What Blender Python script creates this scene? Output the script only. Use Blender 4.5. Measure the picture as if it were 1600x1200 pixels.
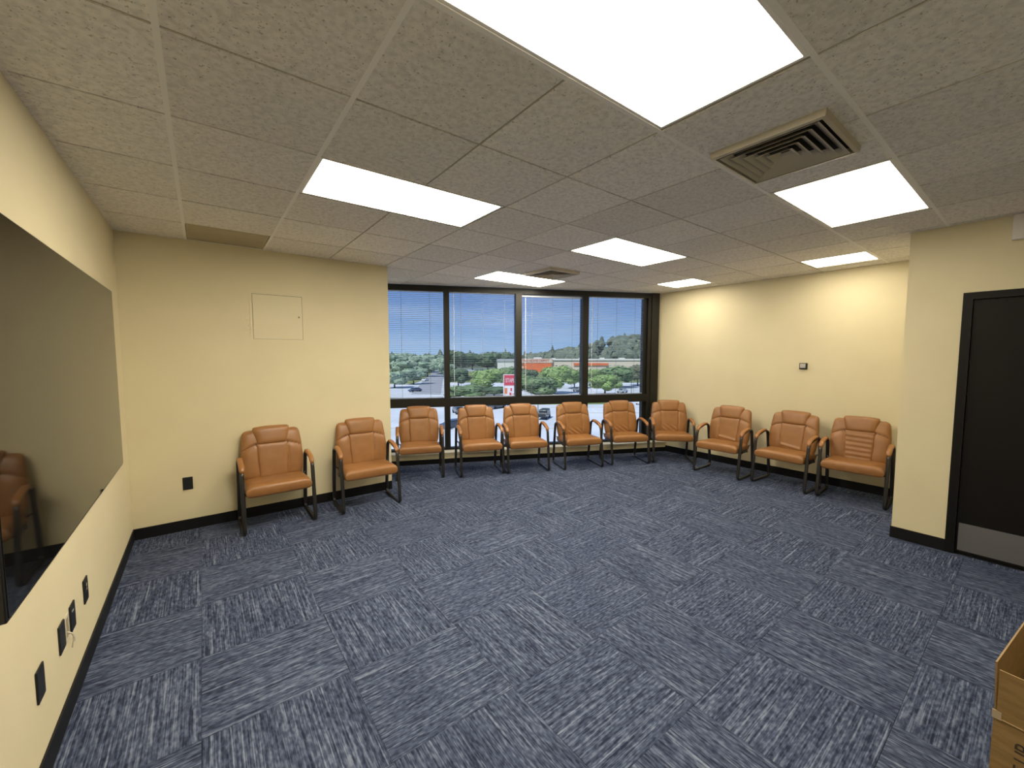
import bpy, bmesh, math, random
from mathutils import Vector, Matrix, noise as mnoise
import numpy as np

# ------------------------------------------------------------------ clear
for o in list(bpy.data.objects):
    bpy.data.objects.remove(o, do_unlink=True)
SC = bpy.context.scene
COL = SC.collection
PI = math.pi

# ------------------------------------------------------------------ camera
CAM = Vector((0.0736, -0.5580, 1.6319))
YAW, PITCH = 0.6493, -0.0700
F_PX = 637.01
cd = bpy.data.cameras.new('camera')
cam = bpy.data.objects.new('camera', cd)
COL.objects.link(cam)
cd.sensor_fit = 'HORIZONTAL'
cd.sensor_width = 36.0
cd.lens = F_PX / 1600.0 * 36.0
cd.clip_start, cd.clip_end = 0.02, 3000
fw = Vector((math.cos(PITCH) * math.sin(YAW), math.cos(PITCH) * math.cos(YAW), math.sin(PITCH)))
rt = Vector((math.cos(YAW), -math.sin(YAW), 0))
up = rt.cross(fw)
M = Matrix((rt, up, -fw)).transposed().to_4x4()
M.translation = CAM
cam.matrix_world = M
SC.camera = cam

# ------------------------------------------------------------------ view, sky, sun
SC.view_settings.view_transform = 'Standard'
SC.view_settings.look = 'None'
SC.view_settings.gamma = 1.0
SC.view_settings.use_curve_mapping = False
SC.view_settings.exposure = 0.0
LAMP = 16.5            # radiance of the ceiling panels
LAMP_COL = (1.0, 0.90, 0.72)
SKY = 1.0

w = bpy.data.worlds.new('sky')
SC.world = w
w.use_nodes = True
nt = w.node_tree
nt.nodes.clear()
N = nt.nodes.new
tc = N('ShaderNodeTexCoord')
sep = N('ShaderNodeSeparateXYZ')
nt.links.new(tc.outputs['Generated'], sep.inputs[0])
ramp = N('ShaderNodeValToRGB')
ramp.color_ramp.elements[0].position = 0.0
ramp.color_ramp.elements[0].color = (0.37, 0.56, 0.84, 1)
ramp.color_ramp.elements[1].position = 0.6
ramp.color_ramp.elements[1].color = (0.13, 0.25, 0.55, 1)
e = ramp.color_ramp.elements.new(0.16)
e.color = (0.165, 0.30, 0.66, 1)
nt.links.new(sep.outputs['Z'], ramp.inputs[0])
mp = N('ShaderNodeMapping')
mp.inputs['Scale'].default_value = (1.5, 1.5, 9)
nt.links.new(tc.outputs['Generated'], mp.inputs[0])
nz = N('ShaderNodeTexNoise')
nz.inputs['Scale'].default_value = 2.2
nz.inputs['Detail'].default_value = 5
nt.links.new(mp.outputs[0], nz.inputs['Vector'])
cr = N('ShaderNodeValToRGB')
cr.color_ramp.elements[0].position = 0.45
cr.color_ramp.elements[0].color = (0, 0, 0, 1)
cr.color_ramp.elements[1].position = 0.75
cr.color_ramp.elements[1].color = (0.45, 0.45, 0.45, 1)
nt.links.new(nz.outputs['Fac'], cr.inputs[0])
mx = N('ShaderNodeMix')
mx.data_type = 'RGBA'
mx.inputs['B'].default_value = (0.55, 0.66, 0.85, 1)
nt.links.new(cr.outputs[0], mx.inputs['Factor'])
nt.links.new(ramp.outputs[0], mx.inputs['A'])
bg = N('ShaderNodeBackground')
bg.inputs['Strength'].default_value = SKY
nt.links.new(mx.outputs['Result'], bg.inputs['Color'])
wo = N('ShaderNodeOutputWorld')
nt.links.new(bg.outputs[0], wo.inputs[0])

sd = bpy.data.lights.new('sun', 'SUN')
sd.energy = 4.4
sd.angle = math.radians(6)
sd.color = (1.0, 0.95, 0.86)
sun = bpy.data.objects.new('sun', sd)
COL.objects.link(sun)
sun.rotation_euler = (math.radians(38), 0, math.radians(-75))

# ------------------------------------------------------------------ room plan (metres)
G = 0.6096                     # ceiling module
CH = 2.679                     # ceiling height
XL, YB, XR, XD = -0.474, 4.246, 6.333, 4.961
XE, YD, YMIN = 1.868, 0.223, -2.75
WA = Vector((2.289, 5.345, 0))  # a point on the window line
WANG = math.radians(-24.71)
WD = Vector((math.cos(WANG), math.sin(WANG), 0))
WN = Vector((-WD.y, WD.x, 0))   # outwards
def wy(x): return WA.y + (x - WA.x) * WD.y / WD.x
def wx(y): return WA.x + (y - WA.y) * WD.x / WD.y

# ------------------------------------------------------------------ materials
MATS = {}
def mat(name, col=(0.5, 0.5, 0.5), rough=0.6, metal=0.0, spec=0.5, emit=None, estr=0.0, coat=0.0):
    m = bpy.data.materials.new(name)
    m.use_nodes = True
    b = m.node_tree.nodes['Principled BSDF']
    b.inputs['Base Color'].default_value = (*col, 1)
    b.inputs['Roughness'].default_value = rough
    b.inputs['Metallic'].default_value = metal
    b.inputs['Specular IOR Level'].default_value = spec
    b.inputs['Coat Weight'].default_value = coat
    if emit:
        b.inputs['Emission Color'].default_value = (*emit, 1)
        b.inputs['Emission Strength'].default_value = estr
    MATS[name] = m
    return m

def add_noise(m, c1, c2, scale, lo=0.35, hi=0.65, detail=4, stretch=None, coord='Object', bump=0.0, bscale=None):
    t = m.node_tree
    b = t.nodes['Principled BSDF']
    co = t.nodes.new('ShaderNodeTexCoord')
    src = co.outputs[coord]
    if stretch:
        k = t.nodes.new('ShaderNodeMapping')
        k.inputs['Scale'].default_value = stretch
        t.links.new(src, k.inputs[0])
        src = k.outputs[0]
    n = t.nodes.new('ShaderNodeTexNoise')
    n.inputs['Scale'].default_value = scale
    n.inputs['Detail'].default_value = detail
    t.links.new(src, n.inputs['Vector'])
    r = t.nodes.new('ShaderNodeValToRGB')
    r.color_ramp.elements[0].position = lo
    r.color_ramp.elements[0].color = (*c1, 1)
    r.color_ramp.elements[1].position = hi
    r.color_ramp.elements[1].color = (*c2, 1)
    t.links.new(n.outputs['Fac'], r.inputs[0])
    t.links.new(r.outputs[0], b.inputs['Base Color'])
    if bump:
        n2 = t.nodes.new('ShaderNodeTexNoise')
        n2.inputs['Scale'].default_value = bscale or scale
        n2.inputs['Detail'].default_value = 3
        t.links.new(src, n2.inputs['Vector'])
        bp = t.nodes.new('ShaderNodeBump')
        bp.inputs['Strength'].default_value = bump
        bp.inputs['Distance'].default_value = 0.002
        t.links.new(n2.outputs['Fac'], bp.inputs['Height'])
        t.links.new(bp.outputs[0], b.inputs['Normal'])
    return m

WALL = add_noise(mat('wall_paint', rough=0.62, spec=0.3), (0.70, 0.625, 0.415), (0.725, 0.65, 0.432), 2.5, coord='Object', bump=0.12, bscale=220)
PANELP = mat('panel_paint', (0.71, 0.637, 0.424), 0.5, spec=0.35)
BASE = mat('black_vinyl', (0.006, 0.006, 0.007), 0.5, spec=0.3)
BLACKP = mat('black_plastic', (0.010, 0.010, 0.011), 0.4)
TEE = mat('tee_white', (0.86, 0.84, 0.78), 0.5)
BRONZE = mat('dark_bronze', (0.012, 0.011, 0.008), 0.45, spec=0.35)
SILL = mat('sill_paint', (0.66, 0.62, 0.50), 0.5)
FRAMEBLK = mat('frame_black', (0.016, 0.015, 0.014), 0.34, metal=0.0, spec=0.6)
DOORP = mat('door_black', (0.0045, 0.004, 0.0035), 0.5, spec=0.25)
KICK = mat('kick_steel', (0.23, 0.23, 0.24), 0.48, metal=0.7)
DIFF = mat('diffuser_metal', (0.47, 0.43, 0.34), 0.42)
DARKDUCT = mat('duct_dark', (0.012, 0.011, 0.010), 0.8)
GRILLE = mat('return_panel', (0.46, 0.40, 0.26), 0.6)
SPRINK = mat('sprinkler_cap', (0.74, 0.71, 0.62), 0.45)
SLAT = mat('slat_white', (0.44, 0.47, 0.53), 0.4)
CORD = mat('cord_grey', (0.18, 0.20, 0.25), 0.7)
WAND = mat('wand_clear', (0.70, 0.74, 0.78), 0.25)
CHROME = mat('steel', (0.55, 0.55, 0.55), 0.3, metal=1.0)
IVORY = mat('ivory_plastic', (0.62, 0.57, 0.45), 0.45)
TVGLASS = mat('tv_screen', (0.006, 0.006, 0.006), 0.035, spec=0.3)
TVCASE = mat('tv_case', (0.008, 0.008, 0.008), 0.35)
LCD = mat('lcd_grey', (0.50, 0.47, 0.42), 0.35)
CARD = add_noise(mat('cardboard', rough=0.8, spec=0.2), (0.215, 0.135, 0.052), (0.265, 0.168, 0.068), 14, stretch=(1, 1, 6), coord='Object')
CARDEDGE = mat('cardboard_edge', (0.36, 0.25, 0.125), 0.85)
TAPE = mat('clear_tape', (0.36, 0.28, 0.18), 0.3)
INK = mat('box_ink', (0.030, 0.022, 0.016), 0.8)
LEATHER = add_noise(mat('tan_leather', rough=0.38, spec=0.5), (0.262, 0.118, 0.036), (0.305, 0.139, 0.044), 9, coord='Object', bump=0.35, bscale=260)
ARMPAD = mat('tan_armpad', (0.32, 0.143, 0.047), 0.36)
EXITW = mat('exit_white', (0.72, 0.70, 0.66), 0.5)
EXITR = mat('exit_red', (0.6, 0.03, 0.02), 0.4, emit=(1.0, 0.06, 0.03), estr=0.8)

# ceiling tile: fissured mineral fibre
CT = mat('mineral_tile', (0.5, 0.48, 0.42), 0.9, spec=0.15)
t = CT.node_tree
b = t.nodes['Principled BSDF']
geo = t.nodes.new('ShaderNodeNewGeometry')
v1 = t.nodes.new('ShaderNodeTexNoise'); v1.inputs['Scale'].default_value = 95; v1.inputs['Detail'].default_value = 2
v2 = t.nodes.new('ShaderNodeTexNoise'); v2.inputs['Scale'].default_value = 38; v2.inputs['Detail'].default_value = 3
t.links.new(geo.outputs['Position'], v1.inputs['Vector'])
t.links.new(geo.outputs['Position'], v2.inputs['Vector'])
r1 = t.nodes.new('ShaderNodeValToRGB')
r1.color_ramp.elements[0].position = 0.29; r1.color_ramp.elements[0].color = (0.48, 0.45, 0.38, 1)
r1.color_ramp.elements[1].position = 0.37; r1.color_ramp.elements[1].color = (0.86, 0.83, 0.76, 1)
t.links.new(v1.outputs['Fac'], r1.inputs[0])
r2 = t.nodes.new('ShaderNodeValToRGB')
r2.color_ramp.elements[0].position = 0.3; r2.color_ramp.elements[0].color = (0.80, 0.80, 0.80, 1)
r2.color_ramp.elements[1].position = 0.6; r2.color_ramp.elements[1].color = (1, 1, 1, 1)
t.links.new(v2.outputs['Fac'], r2.inputs[0])
mm = t.nodes.new('ShaderNodeMix'); mm.data_type = 'RGBA'; mm.blend_type = 'MULTIPLY'
mm.inputs['Factor'].default_value = 1.0
t.links.new(r1.outputs[0], mm.inputs['A']); t.links.new(r2.outputs[0], mm.inputs['B'])
oi = t.nodes.new('ShaderNodeObjectInfo')
hv = t.nodes.new('ShaderNodeMapRange')
hv.inputs['To Min'].default_value = 0.93; hv.inputs['To Max'].default_value = 1.07
t.links.new(oi.outputs['Random'], hv.inputs['Value'])
m3 = t.nodes.new('ShaderNodeVectorMath'); m3.operation = 'SCALE'
t.links.new(mm.outputs['Result'], m3.inputs[0]); t.links.new(hv.outputs[0], m3.inputs['Scale'])
t.links.new(m3.outputs[0], b.inputs['Base Color'])

# carpet tile: streaked loop pile, streaks along the tile's own x axis
CP = mat('carpet', (0.06, 0.07, 0.11), 0.95, spec=0.1)
t = CP.node_tree
b = t.nodes['Principled BSDF']
tcn = t.nodes.new('ShaderNodeTexCoord')
oi = t.nodes.new('ShaderNodeObjectInfo')
rs = t.nodes.new('ShaderNodeMath'); rs.operation = 'MULTIPLY'; rs.inputs[1].default_value = 37.0
t.links.new(oi.outputs['Random'], rs.inputs[0])
def streak(scale, detail, lo, hi):
    k = t.nodes.new('ShaderNodeMapping'); k.inputs['Scale'].default_value = scale
    t.links.new(tcn.outputs['Object'], k.inputs[0])
    n = t.nodes.new('ShaderNodeTexNoise'); n.noise_dimensions = '4D'
    n.inputs['Scale'].default_value = 1.0; n.inputs['Detail'].default_value = detail
    t.links.new(k.outputs[0], n.inputs['Vector']); t.links.new(rs.outputs[0], n.inputs['W'])
    r = t.nodes.new('ShaderNodeMapRange')
    r.inputs['From Min'].default_value = lo; r.inputs['From Max'].default_value = hi
    t.links.new(n.outputs['Fac'], r.inputs['Value'])
    return r.outputs[0], n.outputs['Fac']
def mth(op, a, c):
    q = t.nodes.new('ShaderNodeMath'); q.operation = op
    for i, z in enumerate((a, c)):
        if isinstance(z, (int, float)): q.inputs[i].default_value = z
        else: t.links.new(z, q.inputs[i])
    return q.outputs[0]
s1, f1 = streak((5.0, 170, 1), 2, 0.33, 0.67)      # yarn lines
s2, f2 = streak((30, 80, 1), 1, 0.34, 0.66)        # broken dashes across
s3, f3 = streak((2.0, 105, 1), 1, 0.57, 0.72)      # long pale lines
fac = mth('ADD', mth('ADD', mth('MULTIPLY', s1, 0.42), mth('MULTIPLY', s2, 0.34)), mth('MULTIPLY', s3, 0.34))
rc = t.nodes.new('ShaderNodeValToRGB')
rc.color_ramp.elements[0].position = 0.12; rc.color_ramp.elements[0].color = (0.020, 0.026, 0.050, 1)
rc.color_ramp.elements[1].position = 0.92; rc.color_ramp.elements[1].color = (0.205, 0.243, 0.325, 1)
e = rc.color_ramp.elements.new(0.45); e.color = (0.066, 0.085, 0.142, 1)
t.links.new(fac, rc.inputs[0])
t.links.new(rc.outputs[0], b.inputs['Base Color'])
bp = t.nodes.new('ShaderNodeBump'); bp.inputs['Strength'].default_value = 0.5; bp.inputs['Distance'].default_value = 0.003
t.links.new(fac, bp.inputs['Height']); t.links.new(bp.outputs[0], b.inputs['Normal'])
CPD = mat('carpet_backing', (0.02, 0.022, 0.03), 0.9)

# window glass: tinted see-through plus a mirror share by angle
GL = bpy.data.materials.new('window_glass'); GL.use_nodes = True
t = GL.node_tree; t.nodes.clear()
go = t.nodes.new('ShaderNodeOutputMaterial')
gt = t.nodes.new('ShaderNodeBsdfTransparent'); gt.inputs[0].default_value = (0.93, 0.965, 0.985, 1)
gg = t.nodes.new('ShaderNodeBsdfGlossy'); gg.inputs['Roughness'].default_value = 0.0
fr = t.nodes.new('ShaderNodeFresnel'); fr.inputs['IOR'].default_value = 1.45
fm = t.nodes.new('ShaderNodeMath'); fm.operation = 'MULTIPLY'; fm.inputs[1].default_value = 0.0
gm = t.nodes.new('ShaderNodeMixShader')
t.links.new(fr.outputs[0], fm.inputs[0]); t.links.new(fm.outputs[0], gm.inputs[0])
t.links.new(gt.outputs[0], gm.inputs[1]); t.links.new(gg.outputs[0], gm.inputs[2])
t.links.new(gm.outputs[0], go.inputs[0])

# outdoors
ASPH = add_noise(mat('asphalt', rough=0.9, spec=0.2), (0.50, 0.53, 0.57), (0.64, 0.66, 0.71), 0.08, coord='Object')
GRASS = add_noise(mat('grass', rough=0.95, spec=0.1), (0.13, 0.19, 0.06), (0.26, 0.28, 0.11), 0.15, coord='Object')
KERB = mat('kerb', (0.55, 0.55, 0.53), 0.8)
LINE = mat('lot_line', (0.75, 0.75, 0.74), 0.7)
BARK = mat('bark', (0.10, 0.08, 0.06), 0.9)
def leafmat(n, c1, c2):
    return add_noise(mat(n, rough=0.75, spec=0.15), c1, c2, 8.0, coord='Object', lo=0.3, hi=0.7)
LEAF_D = leafmat('leaf_dark', (0.060, 0.105, 0.060), (0.140, 0.205, 0.110))
LEAF_M = leafmat('leaf_mid', (0.090, 0.160, 0.070), (0.215, 0.300, 0.140))
LEAF_B = leafmat('leaf_bright', (0.140, 0.240, 0.070), (0.310, 0.420, 0.155))
LEAF_HAZE = leafmat('leaf_hazy', (0.185, 0.265, 0.175), (0.420, 0.520, 0.380))  # paled and greyed green, haze put into the leaf colour
LEAF_O = leafmat('leaf_olive', (0.110, 0.120, 0.075), (0.190, 0.195, 0.125))
FOREST = add_noise(mat('forest', rough=0.9, spec=0.1), (0.090, 0.120, 0.090), (0.195, 0.225, 0.160), 0.05, coord='Object', detail=6)
HILLM = mat('hill_ground', (0.14, 0.17, 0.11), 0.95)
BWHITE = mat('store_white', (0.74, 0.73, 0.70), 0.7)
BGREY = mat('store_grey', (0.42, 0.43, 0.45), 0.7)
BCREAM = mat('store_cream', (0.72, 0.62, 0.52), 0.7)
BORANGE = mat('store_orange', (0.78, 0.17, 0.05), 0.7)
REDTXT = mat('store_letters', (0.55, 0.06, 0.03), 0.6)
SIGNRED = mat('sign_red', (0.60, 0.035, 0.07), 0.5)
SIGNWH = mat('sign_white', (0.82, 0.78, 0.78), 0.5)
SIGNOR = mat('sign_orange', (0.80, 0.22, 0.08), 0.5)
POLE = mat('lamp_pole', (0.10, 0.11, 0.12), 0.5)
RUBBER = mat('tyre', (0.015, 0.015, 0.016), 0.8)
CARGLASS = mat('car_glass', (0.03, 0.04, 0.05), 0.1)

# ------------------------------------------------------------------ mesh helpers
def mesh_obj(name, verts, faces, m, parent=None, smooth=False, kind=None, label=None, mats=None, fm=None):
    me = bpy.data.meshes.new(name)
    me.from_pydata([tuple(v) for v in verts], [], faces)
    if mats:
        for q in mats: me.materials.append(q)
        if fm is not None:
            me.polygons.foreach_set('material_index', fm)
    else:
        me.materials.append(m)
    if smooth:
        me.polygons.foreach_set('use_smooth', [True] * len(me.polygons))
    me.update()
    o = bpy.data.objects.new(name, me)
    COL.objects.link(o)
    if parent: o.parent = parent
    if kind: o['kind'] = kind
    if label: o['label'] = label
    return o

def tag(o, label, cat, group=None):
    o['label'] = label; o['category'] = cat
    if group: o['group'] = group
    return o

def thing(name, label, cat, loc=(0, 0, 0), rz=0.0, group=None):
    o = bpy.data.objects.new(name, None)
    COL.objects.link(o)
    o.empty_display_size = 0.1
    o.location = loc; o.rotation_euler = (0, 0, rz)
    return tag(o, label, cat, group)

BOXF = [(0, 3, 2, 1), (4, 5, 6, 7), (0, 1, 5, 4), (1, 2, 6, 5), (2, 3, 7, 6), (3, 0, 4, 7)]
class MB:
    """collects geometry for one mesh"""
    def __init__(s): s.v = []; s.f = []; s.m = []
    def add(s, v, f, mi=0):
        n = len(s.v); s.v += [tuple(q) for q in v]; s.f += [tuple(i + n for i in q) for q in f]; s.m += [mi] * len(f)
        return s
    def box(s, x0, x1, y0, y1, z0, z1, mi=0):
        return s.add([(x0, y0, z0), (x1, y0, z0), (x1, y1, z0), (x0, y1, z0), (x0, y0, z1), (x1, y0, z1), (x1, y1, z1), (x0, y1, z1)], BOXF, mi)
    def obox(s, o, a, bb, c, mi=0):
        """box from corner o and three edge vectors"""
        o, a, bb, c = map(Vector, (o, a, bb, c))
        return s.add([o, o + a, o + a + bb, o + bb, o + c, o + a + c, o + a + bb + c, o + bb + c], BOXF, mi)
    def prism(s, poly, z0, z1, mi=0):
        n = len(poly)
        v = [(x, y, z0) for x, y in poly] + [(x, y, z1) for x, y in poly]
        f = [tuple(range(n - 1, -1, -1)), tuple(range(n, 2 * n))] + [(i, (i + 1) % n, n + (i + 1) % n, n + i) for i in range(n)]
        return s.add(v, f, mi)
    def cyl(s, p, q, r, n=12, r2=None, mi=0):
        p, q = Vector(p), Vector(q); d = (q - p).normalized()
        a = d.orthogonal().normalized(); c = d.cross(a)
        r2 = r if r2 is None else r2
        v = [p + (a * math.cos(2 * PI * i / n) + c * math.sin(2 * PI * i / n)) * r for i in range(n)]
        v += [q + (a * math.cos(2 * PI * i / n) + c * math.sin(2 * PI * i / n)) * r2 for i in range(n)]
        f = [tuple(range(n - 1, -1, -1)), tuple(range(n, 2 * n))] + [(i, (i + 1) % n, n + (i + 1) % n, n + i) for i in range(n)]
        return s.add(v, f, mi)
    def build(s, name, m, parent=None, smooth=False, **k):
        if isinstance(m, (list, tuple)):
            return mesh_obj(name, s.v, s.f, None, parent, smooth, mats=m, fm=s.m, **k)
        return mesh_obj(name, s.v, s.f, m, parent, smooth, **k)

def bevel(o, wdt=0.004, seg=2):
    bm = bmesh.new(); bm.from_mesh(o.data)
    bmesh.ops.bevel(bm, geom=bm.edges[:], offset=wdt, segments=seg, affect='EDGES', profile=0.5)
    bm.to_mesh(o.data); bm.free()
    o.data.polygons.foreach_set('use_smooth', [False] * len(o.data.polygons))
    return o

def text_mesh(name, body, size, m, parent=None, mw=None, depth=0.002, sx=1.0, align='LEFT', label=None, spacing=1.0):
    cu = bpy.data.curves.new(name, 'FONT')
    cu.body = body; cu.size = size; cu.extrude = depth; cu.align_x = align; cu.align_y = 'CENTER'; cu.space_character = spacing
    tmp = bpy.data.objects.new('tmp', cu); COL.objects.link(tmp)
    dg = bpy.context.evaluated_depsgraph_get()
    me = bpy.data.meshes.new_from_object(tmp.evaluated_get(dg))
    bpy.data.objects.remove(tmp, do_unlink=True)
    me.materials.clear(); me.materials.append(m); me.name = name
    me.transform(Matrix.Diagonal((sx, 1, 1, 1)))
    if mw is not None: me.transform(mw)
    o = bpy.data.objects.new(name, me); COL.objects.link(o)
    if parent: o.parent = parent
    if label: o['label'] = label
    return o

def copy_tree(o, parent=None):
    c = o.copy(); COL.objects.link(c)
    if parent: c.parent = parent
    for ch in [q for q in bpy.data.objects if q.parent == o]:
        copy_tree(ch, c)
    return c

# ------------------------------------------------------------------ room shell
def struct(o): o['kind'] = 'structure'; return o
TH = 0.12
FLP = [(XL, YMIN), (XD, YMIN), (XD, YD), (XR, YD), (XR, wy(XR)), (XE, wy(XE)), (XE, YB), (XL, YB)]
floor = struct(MB().prism([(XL - TH, YMIN - TH), (XD + TH, YMIN - TH), (XD + TH, YD - TH), (XR + TH, YD - TH), (XR + TH, wy(XR) + .3), (XE - TH, wy(XE) + .35), (XE - TH, YB + TH), (XL - TH, YB + TH)], -0.25, -0.008).build('floor', CPD))
ceil = struct(MB().prism([(XL - TH, YMIN - TH), (XD + TH, YMIN - TH), (XD + TH, YD - TH), (XR + TH, YD - TH), (XR + TH, wy(XR) + .3), (XE - TH, wy(XE) + .35), (XE - TH, YB + TH), (XL - TH, YB + TH)], CH + 0.14, CH + 0.35).build('ceiling', CT))
ZT = CH + 0.14
struct(MB().box(XL - TH, XL, YMIN - TH, YB + TH, -0.008, ZT).build('wall_left', WALL))
mb = MB().box(XL, XE, YB, YB + TH, -0.008, ZT)
mb.box(XE - TH, XE, YB + TH, wy(XE) + 0.25, -0.008, ZT)
struct(mb.build('wall_back', WALL))
struct(MB().box(XR, XR + TH, YD - TH, wy(XR) + 0.2, -0.008, ZT).build('wall_right', WALL))
DY0, DY1, DZ = -0.165, -1.105, 2.075      # door opening
mb = MB().box(XD, XR, YD - TH, YD, -0.008, ZT)
mb.box(XD, XD + TH, DY0, YD - TH, -0.008, ZT)
mb.box(XD, XD + TH, YMIN - TH, DY1, -0.008, ZT)
mb.box(XD, XD + TH, DY1, DY0, DZ, ZT)
struct(mb.build('wall_door', WALL))
struct(MB().box(XL, XD, YMIN - TH, YMIN, -0.008, ZT).build('wall_rear', WALL))
# corridor behind the door so that the opening is closed
struct(MB().box(XD + TH, XD + TH + .05, DY1 - .2, DY0 + .0, -0.008, ZT).build('wall_corridor', BLACKP))

def wpt(s, off, z): return WA + WD * s + WN * off + Vector((0, 0, z))
S0 = (XE - WA.x) / WD.x                    # left end of the window line
S1 = (XR - WA.x) / WD.x
KN = -0.13                                 # room face of the knee wall
def wbox(mbb, s0, s1, o0, o1, z0, z1, mi=0):
    return mbb.obox(wpt(s0, o0, z0), WD * (s1 - s0), WN * (o1 - o0), Vector((0, 0, z1 - z0)), mi)
def knee_poly(o0, o1, sh=0.0):
    # follow the two side walls at the ends
    def hit(off, x): return (x, wy(x) + off / WD.x)
    return [hit(o0, XE), hit(o0, XR), hit(o1, XR), hit(o1, XE)]
struct(MB().prism(knee_poly(KN, 0.25), -0.008, 0.150).build('wall_window', WALL))
struct(MB().prism(knee_poly(KN - 0.012, 0.02), 0.150, 0.168).build('trim_1', SILL))

# baseboards
BH = 0.10; BT = 0.008
struct(MB().box(XL, XL + BT, YMIN, YB, 0, BH).build('baseboard_left', BASE))
struct(MB().box(XL + BT, XE, YB - BT, YB, 0, BH).build('baseboard_back', BASE))
struct(MB().box(XR - BT, XR, YD, wy(XR) + KN / WD.x, 0, BH).build('baseboard_right', BASE))
mb = MB().box(XD - BT, XD, DY0 + 0.05, YD + BT, 0, BH)
mb.box(XD, XR - BT, YD, YD + BT, 0, BH)
mb.box(XD - BT, XD, YMIN, DY1 - 0.06, 0, BH)
struct(mb.build('baseboard_door', BASE))
struct(MB().prism([(XE, wy(XE) + (KN - BT) / WD.x), (XR - BT, wy(XR - BT) + (KN - BT) / WD.x), (XR - BT, wy(XR - BT) + KN / WD.x), (XE, wy(XE) + KN / WD.x)], 0, 0.072).build('baseboard_window', BASE))

# ------------------------------------------------------------------ tiles: clip a cell against the plan
def clip_half(poly, a, bb, c):
    """keep a*x+b*y<=c"""
    out = []
    for i in range(len(poly)):
        p, q = poly[i], poly[(i + 1) % len(poly)]
        dp, dq = a * p[0] + bb * p[1] - c, a * q[0] + bb * q[1] - c
        if dp <= 0: out.append(p)
        if (dp < 0 < dq) or (dq < 0 < dp):
            k = dp / (dp - dq)
            out.append((p[0] + k * (q[0] - p[0]), p[1] + k * (q[1] - p[1])))
    return out
def area(p): return 0.5 * abs(sum(p[i][0] * p[(i + 1) % len(p)][1] - p[(i + 1) % len(p)][0] * p[i][1] for i in range(len(p))))
def regions(woff):
    wl = (-WD.y / WD.x, 1.0, WA.y - WA.x * WD.y / WD.x + woff / WD.x)   # y - slope x <= c
    return [[(-1, 0, -XL), (1, 0, XE), (0, -1, -YMIN), (0, 1, YB)],
            [(-1, 0, -XE), (1, 0, XD), (0, -1, -YMIN), wl],
            [(-1, 0, -XD), (1, 0, XR), (0, -1, -YD), wl]]
def cell_polys(x0, x1, y0, y1, woff):
    res = []
    for reg in regions(woff):
        p = [(x0, y0), (x1, y0), (x1, y1), (x0, y1)]
        for h in reg:
            p = clip_half(p, *h)
            if len(p) < 3: break
        if len(p) >= 3 and area(p) > 0.0008: res.append(p)
    return res

def lay_tiles(name, parent, m, xs, ys, gap, zb, zt, woff, skip=(), rot=None):
    """one object a tile; whole tiles share one mesh"""
    shared = None
    for i in range(len(xs) - 1):
        for j in range(len(ys) - 1):
            if (round(xs[i] / G), round(ys[j] / G)) in skip: continue
            x0, x1, y0, y1 = xs[i] + gap, xs[i + 1] - gap, ys[j] + gap, ys[j + 1] - gap
            pl = cell_polys(x0, x1, y0, y1, woff)
            if not pl: continue
            cx, cy = (xs[i] + xs[i + 1]) / 2, (ys[j] + ys[j + 1]) / 2
            turn = (i + j) % 2 if rot is None else rot(i, j)
            ang = PI / 2 if turn else 0.0
            ca, sa = math.cos(-ang), math.sin(-ang)
            full = len(pl) == 1 and abs(area(pl[0]) - (x1 - x0) * (y1 - y0)) < 1e-5
            key = turn if name == 'carpet_tile' else 0
            if full and shared and key in shared:
                o = bpy.data.objects.new(name, shared[key]); COL.objects.link(o); o.parent = parent
            else:
                mbb = MB()
                for p in pl:
                    q = [((x - cx) * ca - (y - cy) * sa, (x - cx) * sa + (y - cy) * ca) for x, y in p]
                    mbb.prism(q, zb, zt)
                o = mbb.build(name, m, parent)
                if full:
                    shared = shared or {}
                    shared[key] = o.data
            o.location = (cx, cy, 0); o.rotation_euler = (0, 0, ang)

# carpet tiles
CYS = 0.588
cxs = [0.004 + 0.6115 * k for k in range(-1, 12)]
cys = [0.36 + CYS * k for k in range(-6, 10)]
lay_tiles('carpet_tile', floor, CP, cxs, cys, 0.0008, -0.008, 0.0, KN, rot=lambda i, j: (i + j + 1) % 2)

# ceiling cells taken by lamps (grid units)
LIGHTS = [(1, 3, 0, 1), (1, 3, 3, 4), (5, 7, 3, 4), (5, 7, 0, 1), (5, 7, 6, 7), (9, 10, 4, 5), (9, 10, 1, 2), (1, 3, -3, -2)]
skip = set()
for a, bb, c, d in LIGHTS:
    for i in range(a, bb):
        for j in range(c, d): skip.add((i, j))
skip.add((0, 6))
gx = [G * k for k in range(-1, 12)]
gy = [G * k for k in range(-5, 10)]
lay_tiles('ceiling_tile', ceil, CT, gx, gy, 0.0065, CH, CH + 0.016, 0.0, skip=skip, rot=lambda i, j: 0)
# strips in the lamp cells that the lamps leave open get filled by the lamps' own trays

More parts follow.
